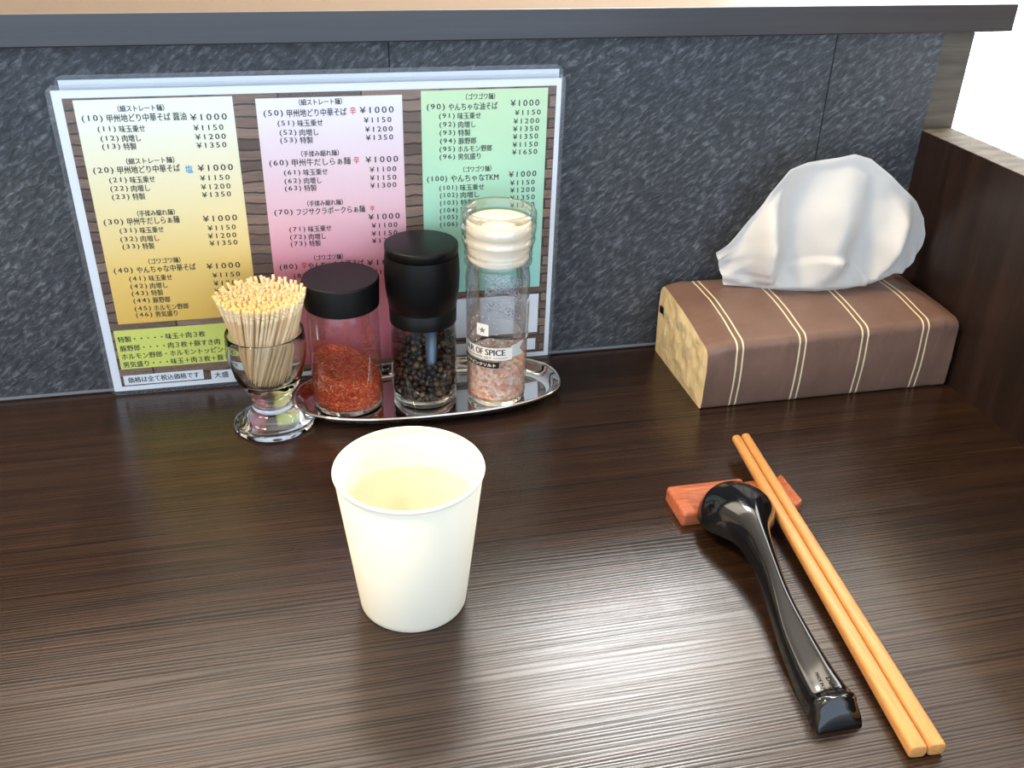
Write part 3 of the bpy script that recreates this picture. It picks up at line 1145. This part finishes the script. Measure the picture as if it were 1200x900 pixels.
# ------------------------------------------------------------------ paper cup and its water
cup = thing('paper_cup', 'plain white paper cup of water in front of the steel tray', 'cup', (183.1, -252.0, 0))
g = lathe([(0, 6.0), (25.6, 6.0), (26.6, 0.4), (27.3, 0.0), (27.7, 0.5), (28.0, 3.0), (36.4, 81.3), (36.0, 81.6), (35.5, 81.2), (27.9, 8.0), (26.2, 6.6), (0, 6.6)], n=96)
link('cup_wall', g, M['cup'], cup)
g = bmesh.new()
R_, r_ = 36.1, 1.15
grid_surface(lambda u, v: ((R_ + r_ * math.cos(2 * PI * v)) * math.cos(2 * PI * u), (R_ + r_ * math.cos(2 * PI * v)) * math.sin(2 * PI * u), 82.0 + r_ * 0.9 * math.sin(2 * PI * v)), 96, 12, g, True)
bmesh.ops.remove_doubles(g, verts=g.verts, dist=0.01)
link('rolled_rim', g, M['cup'], cup)
g = lathe([(0, 60.0), (31.6, 60.0), (33.15, 60.25)], n=96)
wt = link('water', g, M['water'], loc=(183.1, -252.0, 0))
tag(wt, 'still clear water filling the white paper cup', 'water')

# ------------------------------------------------------------------ tissue pack
TPX = 505.9
pack = thing('tissue_pack', 'soft brown tissue pack with cream stripes lying by the partition', 'tissues', (TPX, -52.5, 0))
XA, XB = -98.0, 97.5
YF, YB = -48.0, 46.0


def pack_section(k):
    """closed outline (y, z) at k = 0 (left end) .. 1 (right end)"""
    e = min(k, 1 - k)
    soft = 1 - max(0.0, 1 - e / 0.07) ** 2 * 0.05
    hf = lerp(51.0, 57.0, k) * soft
    hb = lerp(61.0, 58.5, k) * soft
    pts = []
    def arc(cy, cz, r, a0, a1, n=7):
        for i in range(n + 1):
            t = math.radians(lerp(a0, a1, i / n))
            pts.append((cy + r * math.cos(t), cz + r * math.sin(t)))
    rf, rb, rl = 8.0, 9.0, 3.0
    arc(YF + rl, rl, rl, 270, 180, 3)
    for i in range(1, 9):
        z_ = lerp(rl, hf - rf, i / 9)
        pts.append((YF - 1.2 * math.sin(PI * i / 9), z_))
    arc(YF + rf, hf - rf, rf, 180, 100)
    for i in range(1, 14):
        t = i / 14
        y_ = lerp(YF + rf, YB - rb, t)
        pts.append((y_, lerp(hf, hb, t) + 3.2 * math.sin(PI * t) * min(1, e / 0.12 + 0.3)))
    arc(YB - rb, hb - rb, rb, 80, 0)
    for i in range(1, 9):
        pts.append((YB, lerp(hb - rb, rl, i / 9)))
    arc(YB - rl, rl, rl, 0, -90, 3)
    for i in range(1, 8):
        pts.append((lerp(YB - rl, YF + rl, i / 8), 0.0))
    return pts


g = bmesh.new()
NS = 72
rows = []
for i in range(NS + 1):
    k = i / NS
    row = []
    sec = pack_section(k)
    for (y, z) in sec:
        x = lerp(XA, XB, k)
        e = min(k, 1 - k)
        amp = 0.35 + 1.1 * max(0, 1 - e / 0.16)
        n_ = noise.noise(Vector((x * 0.045, y * 0.05, z * 0.05)) + Vector((3, 1, 7))) + 0.5 * noise.noise(Vector((x * 0.16, y * 0.1, z * 0.1)))
        cy_, cz_ = 0.0, 28.0
        dv = Vector((y - cy_, z - cz_)).normalized()
        zz = z + (dv.y * n_ * amp if z > 2 else 0)
        yy = y + dv.x * n_ * amp
        row.append(g.verts.new((x, yy, max(0.05, zz))))
    rows.append(row)
for A, B in zip(rows, rows[1:]):
    for q in range(len(A)):
        j = (q + 1) % len(A)
        g.faces.new((A[q], A[j], B[j], B[q]))
first = [v.co.copy() for v in rows[0]]
last = [v.co.copy() for v in rows[-1]]
link('wrapper', g, M['pack'], pack)


def endcap(outl, sgn):
    bm = bmesh.new()
    cen = Vector((outl[0].x, sum(v.y for v in outl) / len(outl), 30.0))
    prev = None
    RN = 14
    for q in range(RN + 1):
        k = 1 - q / RN
        ring = []
        for v in outl:
            p_ = cen.lerp(v, k)
            bulge = (1 - k ** 2.2) * 1.5 * sgn
            cr_ = (noise.noise(Vector((p_.y * 0.11, p_.z * 0.07, 5.0 * sgn))) + 0.6 * noise.noise(Vector((p_.y * 0.3, p_.z * 0.12, 9.0)))) * 2.2 * min(1.0, (1 - k) * 5)
            x_ = p_.x + bulge + cr_
            ring.append(bm.verts.new((max(x_, -101.5) if sgn < 0 else min(x_, 99.5), p_.y, p_.z)))
        if prev:
            for a in range(len(ring)):
                b_ = (a + 1) % len(ring)
                bm.faces.new((prev[a], prev[b_], ring[b_], ring[a]))
        prev = ring
    bm.faces.new(prev)
    bmesh.ops.remove_doubles(bm, verts=bm.verts, dist=0.001)
    return bm


ef = link('end_fold', endcap(first, -1), M['flap'], pack)
ef['label'] = 'crumpled cream end of the film'
link('end_fold', endcap(last, 1), M['flap'], pack)
g = box(-100.7, -99.5, 33.5, 38.5, 37.5, 42.5)
mk = link('dark_print_mark', g, M['ink'], pack, smooth=False)

# the pulled-up sheet
TOPL = [(438.8, -28.0, 89.0), (446.4, -30.0, 96.9), (455.5, -35.0, 114.5), (467.5, -38.0, 137.0), (478.8, -42.0, 154.4), (490.5, -42.0, 159.0), (503.8, -44.0, 161.3), (524.1, -46.0, 164.6), (537.9, -46.0, 160.5), (557.7, -44.0, 146.6), (586.5, -40.0, 124.7), (598.2, -38.0, 110.9), (603.5, -36.0, 97.0), (604.2, -34.0, 87.0), (602.1, -32.0, 77.2), (597.5, -30.0, 70.0)]
BOTL = [(449.0, -27.0, 62.0), (469.1, -32.0, 61.0), (490.0, -41.0, 60.5), (515.0, -47.0, 60.5), (540.0, -47.0, 60.5), (565.0, -41.0, 60.5), (583.0, -34.0, 62.0), (594.0, -29.0, 63.0)]


def smooth01(x):
    x = min(1, max(0, x))
    return x * x * (3 - 2 * x)


def sheet(u, v):
    b_ = interp(BOTL, u)
    t_ = interp(TOPL, u)
    p_ = b_.lerp(t_, v)
    # pleats: two flaps fold forward at the sides, the middle hollows back
    f = 0.0
    f += -17.0 * math.exp(-((u - 0.19) / 0.05) ** 2)
    f += 13.0 * math.exp(-((u - 0.33) / 0.07) ** 2)
    f += -5.0 * math.exp(-((u - 0.47) / 0.05) ** 2)
    f += 7.0 * math.exp(-((u - 0.58) / 0.06) ** 2)
    f += -15.0 * math.exp(-((u - 0.72) / 0.045) ** 2)
    f += 5.0 * math.exp(-((u - 0.83) / 0.06) ** 2)
    f += -6.0 * math.exp(-((u - 0.97) / 0.06) ** 2)
    env = smooth01(v / 0.16) * (0.35 + 0.65 * math.sin(PI * min(1.0, v * 0.8 + 0.1))) * (1 - 0.85 * smooth01((v - 0.75) / 0.25))
    w_ = noise.noise(Vector((u * 7.0, v * 3.0, 2.0))) * 3.0 + noise.noise(Vector((u * 16.0, v * 7.0, 8.0))) * 1.2
    curl = -3.0 * smooth01((v - 0.9) / 0.1) * math.sin(PI * u) ** 0.5
    belly = -9.0 * math.sin(PI * v) * math.sin(PI * u)
    p_.y += f * env + w_ * min(1, v * 4) + curl + belly
    # crossing creases low down, where the paper bunches in the slit
    arch = 0.30 * math.sin(PI * min(1.0, max(0.0, (u - 0.22) / 0.52)))
    p_.y += -5.0 * smooth01((arch - v) / 0.05 + 0.5) * smooth01(v / 0.05) * (1 if arch > 0 else 0)
    p_.y += 1.6 * math.sin(u * 40 + v * 14) * smooth01(v / 0.08) * math.exp(-(v / 0.3) ** 2)
    p_.z += 1.2 * noise.noise(Vector((u * 9, v * 9, 1))) * min(1, v * 5) * (1 - smooth01((v - 0.9) / 0.1) * 0.5)
    return p_


g = bmesh.new()
grid_surface(lambda u, v: sheet(u, v), 150, 70, g)
ts = link('tissue', g, M['tissue'])
tag(ts, 'white tissue sheet pulled up out of the brown pack', 'tissue')

# ------------------------------------------------------------------ cutlery rest
RX0, RX1, RY0, RY1, RH = 345.5, 422.0, -224.0, -195.5, 9.0


def rest_z(x, y):
    d = x - 377.0
    a = 4.2 * max(0.0, 1 - (d / 24.0) ** 2) * smooth01((-198.5 - y) / 13.0)
    b_ = 3.0 * smooth01((14.5 - abs(x - 407.5)) / 4.0)
    return RH - max(a, b_)


def rest_fn():
    bm = bmesh.new()
    nx, ny = 90, 16
    ins = 1.4
    X = [lerp(RX0, RX1, i / nx) for i in range(nx + 1)]
    rows = []
    sec = [(RY0, 0.0, 0), (RY0, 1, 1), (RY0 + 0.35, 1, 0.55), (RY0 + ins, 1, 0)]
    prof = [(0.6, 'b'), (0.0, 'b2'), (0.0, 't2'), (0.4, 't1'), (1.3, 't0')]
    for i, x in enumerate(X):
        e = min(x - RX0, RX1 - x)
        drop = 1.3 * max(0, 1 - e / 1.4) ** 2
        sh_ = 1.2 * max(0, 1 - e / 1.6) ** 2
        zt = rest_z(x, RY0) - drop
        zk = rest_z(x, RY1) - drop
        ring = []
        for (dy, z_) in ((0.5 + sh_, 0.02), (sh_, 0.5), (sh_, zt - 1.3), (0.4 + sh_, zt - 0.4), (1.4 + sh_, zt)):
            ring.append((x, RY0 + dy, z_))
        for k in range(1, 12):
            yk = lerp(RY0 + 1.4, RY1 - 1.4, k / 12)
            ring.append((x, yk, rest_z(x, yk) - drop))
        for (dy, z_) in ((1.4 + sh_, zk), (0.4 + sh_, zk - 0.4), (sh_, zk - 1.3), (sh_, 0.5), (0.5 + sh_, 0.02)):
            ring.append((x, RY1 - dy, z_))
        rows.append([bm.verts.new(p) for p in ring])
    for A, B in zip(rows, rows[1:]):
        for q in range(len(A)):
            j = (q + 1) % len(A)
            bm.faces.new((A[q], A[j], B[j], B[q]))
    bm.faces.new(rows[0])
    bm.faces.new(rows[-1])
    return bm


ro = link('cutlery_rest', rest_fn(), M['rest'])
sharp(ro, 50)
tag(ro, 'reddish wooden cutlery rest under the black spoon and chopsticks', 'cutlery rest')

# ------------------------------------------------------------------ soup spoon, face down on the rest
ST = [  # cx, y, half width, lower edge z, height, hollow
    (377.8, -205.8, 0.8, 8.8, 1.0, 0.0), (377.6, -207.2, 6.5, 8.6, 5.5, 3.0), (377.3, -210.5, 12.5, 8.3, 10.5, 8.0), (376.8, -216.0, 18.0, 8.0, 15.0, 12.0),
    (376.2, -223.0, 22.0, 8.0, 18.0, 15.5), (375.6, -230.0, 23.3, 8.2, 19.2, 17.0), (374.8, -237.0, 22.3, 8.6, 19.4, 17.0), (374.0, -243.5, 19.3, 9.3, 18.8, 16.0),
    (373.2, -250.0, 15.2, 10.8, 17.2, 13.0), (372.4, -256.5, 11.8, 12.3, 15.0, 8.0), (371.6, -264.0, 9.4, 13.0, 13.2, 3.0), (370.6, -273.0, 8.0, 12.6, 12.0, 1.0),
    (369.0, -286.0, 6.7, 11.0, 10.8, 0.4), (366.8, -300.0, 6.4, 8.4, 10.2, 0.2), (364.8, -314.0, 7.0, 6.0, 9.9, 0.1), (363.3, -328.0, 8.2, 3.8, 10.0, 0.1),
    (362.0, -346.0, 9.5, 1.6, 10.8, 0.0), (361.4, -358.0, 10.5, 0.5, 11.7, 0.0), (361.3, -366.0, 11.2, 0.15, 12.5, 0.0), (361.3, -371.5, 11.8, 0.1, 14.7, 0.0),
    (361.2, -373.0, 11.9, 0.1, 14.2, 0.0), (361.2, -374.8, 11.9, 0.1, 11.6, 0.0), (361.2, -376.4, 11.8, 0.1, 9.2, 0.0), (361.2, -377.8, 11.5, 0.1, 6.0, 0.0), (361.2, -378.6, 11.0, 0.2, 2.6, 0.0)]


def catmull(P, t):
    n = len(P) - 1
    x = t * n
    i = min(int(x), n - 1)
    f = x - i
    p0, p1, p2, p3 = P[max(i - 1, 0)], P[i], P[i + 1], P[min(i + 2, n)]
    return [0.5 * ((2 * b) + (-a + c) * f + (2 * a - 5 * b + 4 * c - d) * f * f + (-a + 3 * b - 3 * c + d) * f ** 3) for a, b, c, d in zip(p0, p1, p2, p3)]


def spoon_exp(y):
    return lerp(1.0, 0.46, smooth01((-y - 275.0) / 55.0)) + 0.40 * smooth01((-y - 369.6) / 2.4)


g = bmesh.new()
rows = []
NSP = 150
for i in range(NSP + 1):
    cx, y, wd, zr, hh, hol = catmull(ST, i / NSP)
    wd = max(wd, 0.3)
    ex = spoon_exp(y)
    ring = []
    for k in range(25):
        t = PI * k / 24
        c_, s_ = math.cos(t), math.sin(t)
        ring.append((cx + wd * math.copysign(abs(c_) ** ex, c_), y, max(0.02, zr + hh * abs(s_) ** ex)))
    for k in range(1, 16):
        t = PI * k / 16
        c_, s_ = math.cos(PI - t), math.sin(PI - t)
        ring.append((cx + wd * 0.9 * c_, y, max(0.02, zr + max(0.0, hol) * abs(s_))))
    rows.append([g.verts.new(p) for p in ring])
for A, B in zip(rows, rows[1:]):
    for q in range(len(A)):
        j = (q + 1) % len(A)
        g.faces.new((A[q], A[j], B[j], B[q]))
g.faces.new(rows[0])
g.faces.new(rows[-1])
spoon = thing('soup_spoon', 'glossy black ramen spoon lying face down with bowl on the wooden rest', 'spoon', (0, 0, 0))
sharp(link('spoon_body', g, M['spoon'], spoon), 55)


def spoon_top(x, y):
    best = min(range(NSP + 1), key=lambda i: abs(catmull(ST, i / NSP)[1] - y))
    cx, yy, wd, zr, hh, hol = catmull(ST, best / NSP)
    ex = spoon_exp(y)
    q = min(0.999, abs((x - cx) / wd))
    return zr + hh * (1 - q ** (2 / ex)) ** (ex / 2)


g = bmesh.new()
def on_spoon(px, py):
    return (px, py, spoon_top(px, py) + 0.12)
# written along the handle, read from the right-hand side
put_text(g, 'Daiwa', lambda a, b: on_spoon(362.4 + 2.4 * b, -358.3 - 9.6 * a), 0, 0.01)
put_text(g, 'MADE IN JAPAN', lambda a, b: on_spoon(358.4 - 1.8 * a + 2.3 * b, -354.6 - 15.0 * a), 0, 0.0)
link('embossed_lettering', g, M['engrave'], spoon, smooth=False)


# ------------------------------------------------------------------ chopsticks
def chopstick(name, tip, end, label):
    tip, end = Vector(tip), Vector(end)
    ax = (end - tip)
    L_ = ax.length
    ax.normalize()
    side = Vector((0, 0, 1)).cross(ax).normalized()
    up_ = ax.cross(side)
    bm = bmesh.new()
    rows = []
    for s, k in ((0.0, 0.72), (0.4, 0.93), (1.2, 1.0), (L_ * 0.25, 1), (L_ * 0.5, 1), (L_ * 0.75, 1), (L_ - 0.8, 1), (L_ - 0.2, 0.95), (L_, 0.86)):
        hw = lerp(2.9, 4.15, s / L_) * k
        hz = lerp(2.7, 3.7, s / L_) * k
        ring = []
        for q in range(24):
            t = 2 * PI * q / 24
            c_, s_ = math.cos(t), math.sin(t)
            e_ = lerp(0.85, 0.55, s / L_)
            ring.append(bm.verts.new(tip + ax * s + side * hw * math.copysign(abs(c_) ** e_, c_) + up_ * hz * math.copysign(abs(s_) ** e_, s_)))
        rows.append(ring)
    for A, B in zip(rows, rows[1:]):
        for q in range(24):
            j = (q + 1) % 24
            bm.faces.new((A[q], A[j], B[j], B[q]))
    bm.faces.new(rows[0])
    bm.faces.new(rows[-1])
    o = link(name, bm, M['bamboo'])
    sharp(o, 50)
    return tag(o, label, 'chopstick', 'pair of chopsticks on the wooden rest')


chopstick('chopstick', (408.8, -155.6, 11.3), (386.8, -399.2, 3.75), 'light wooden chopstick on the side towards the black spoon')
chopstick('chopstick', (415.6, -154.8, 11.3), (395.8, -399.6, 3.75), 'light wooden chopstick on the side away from the black spoon')
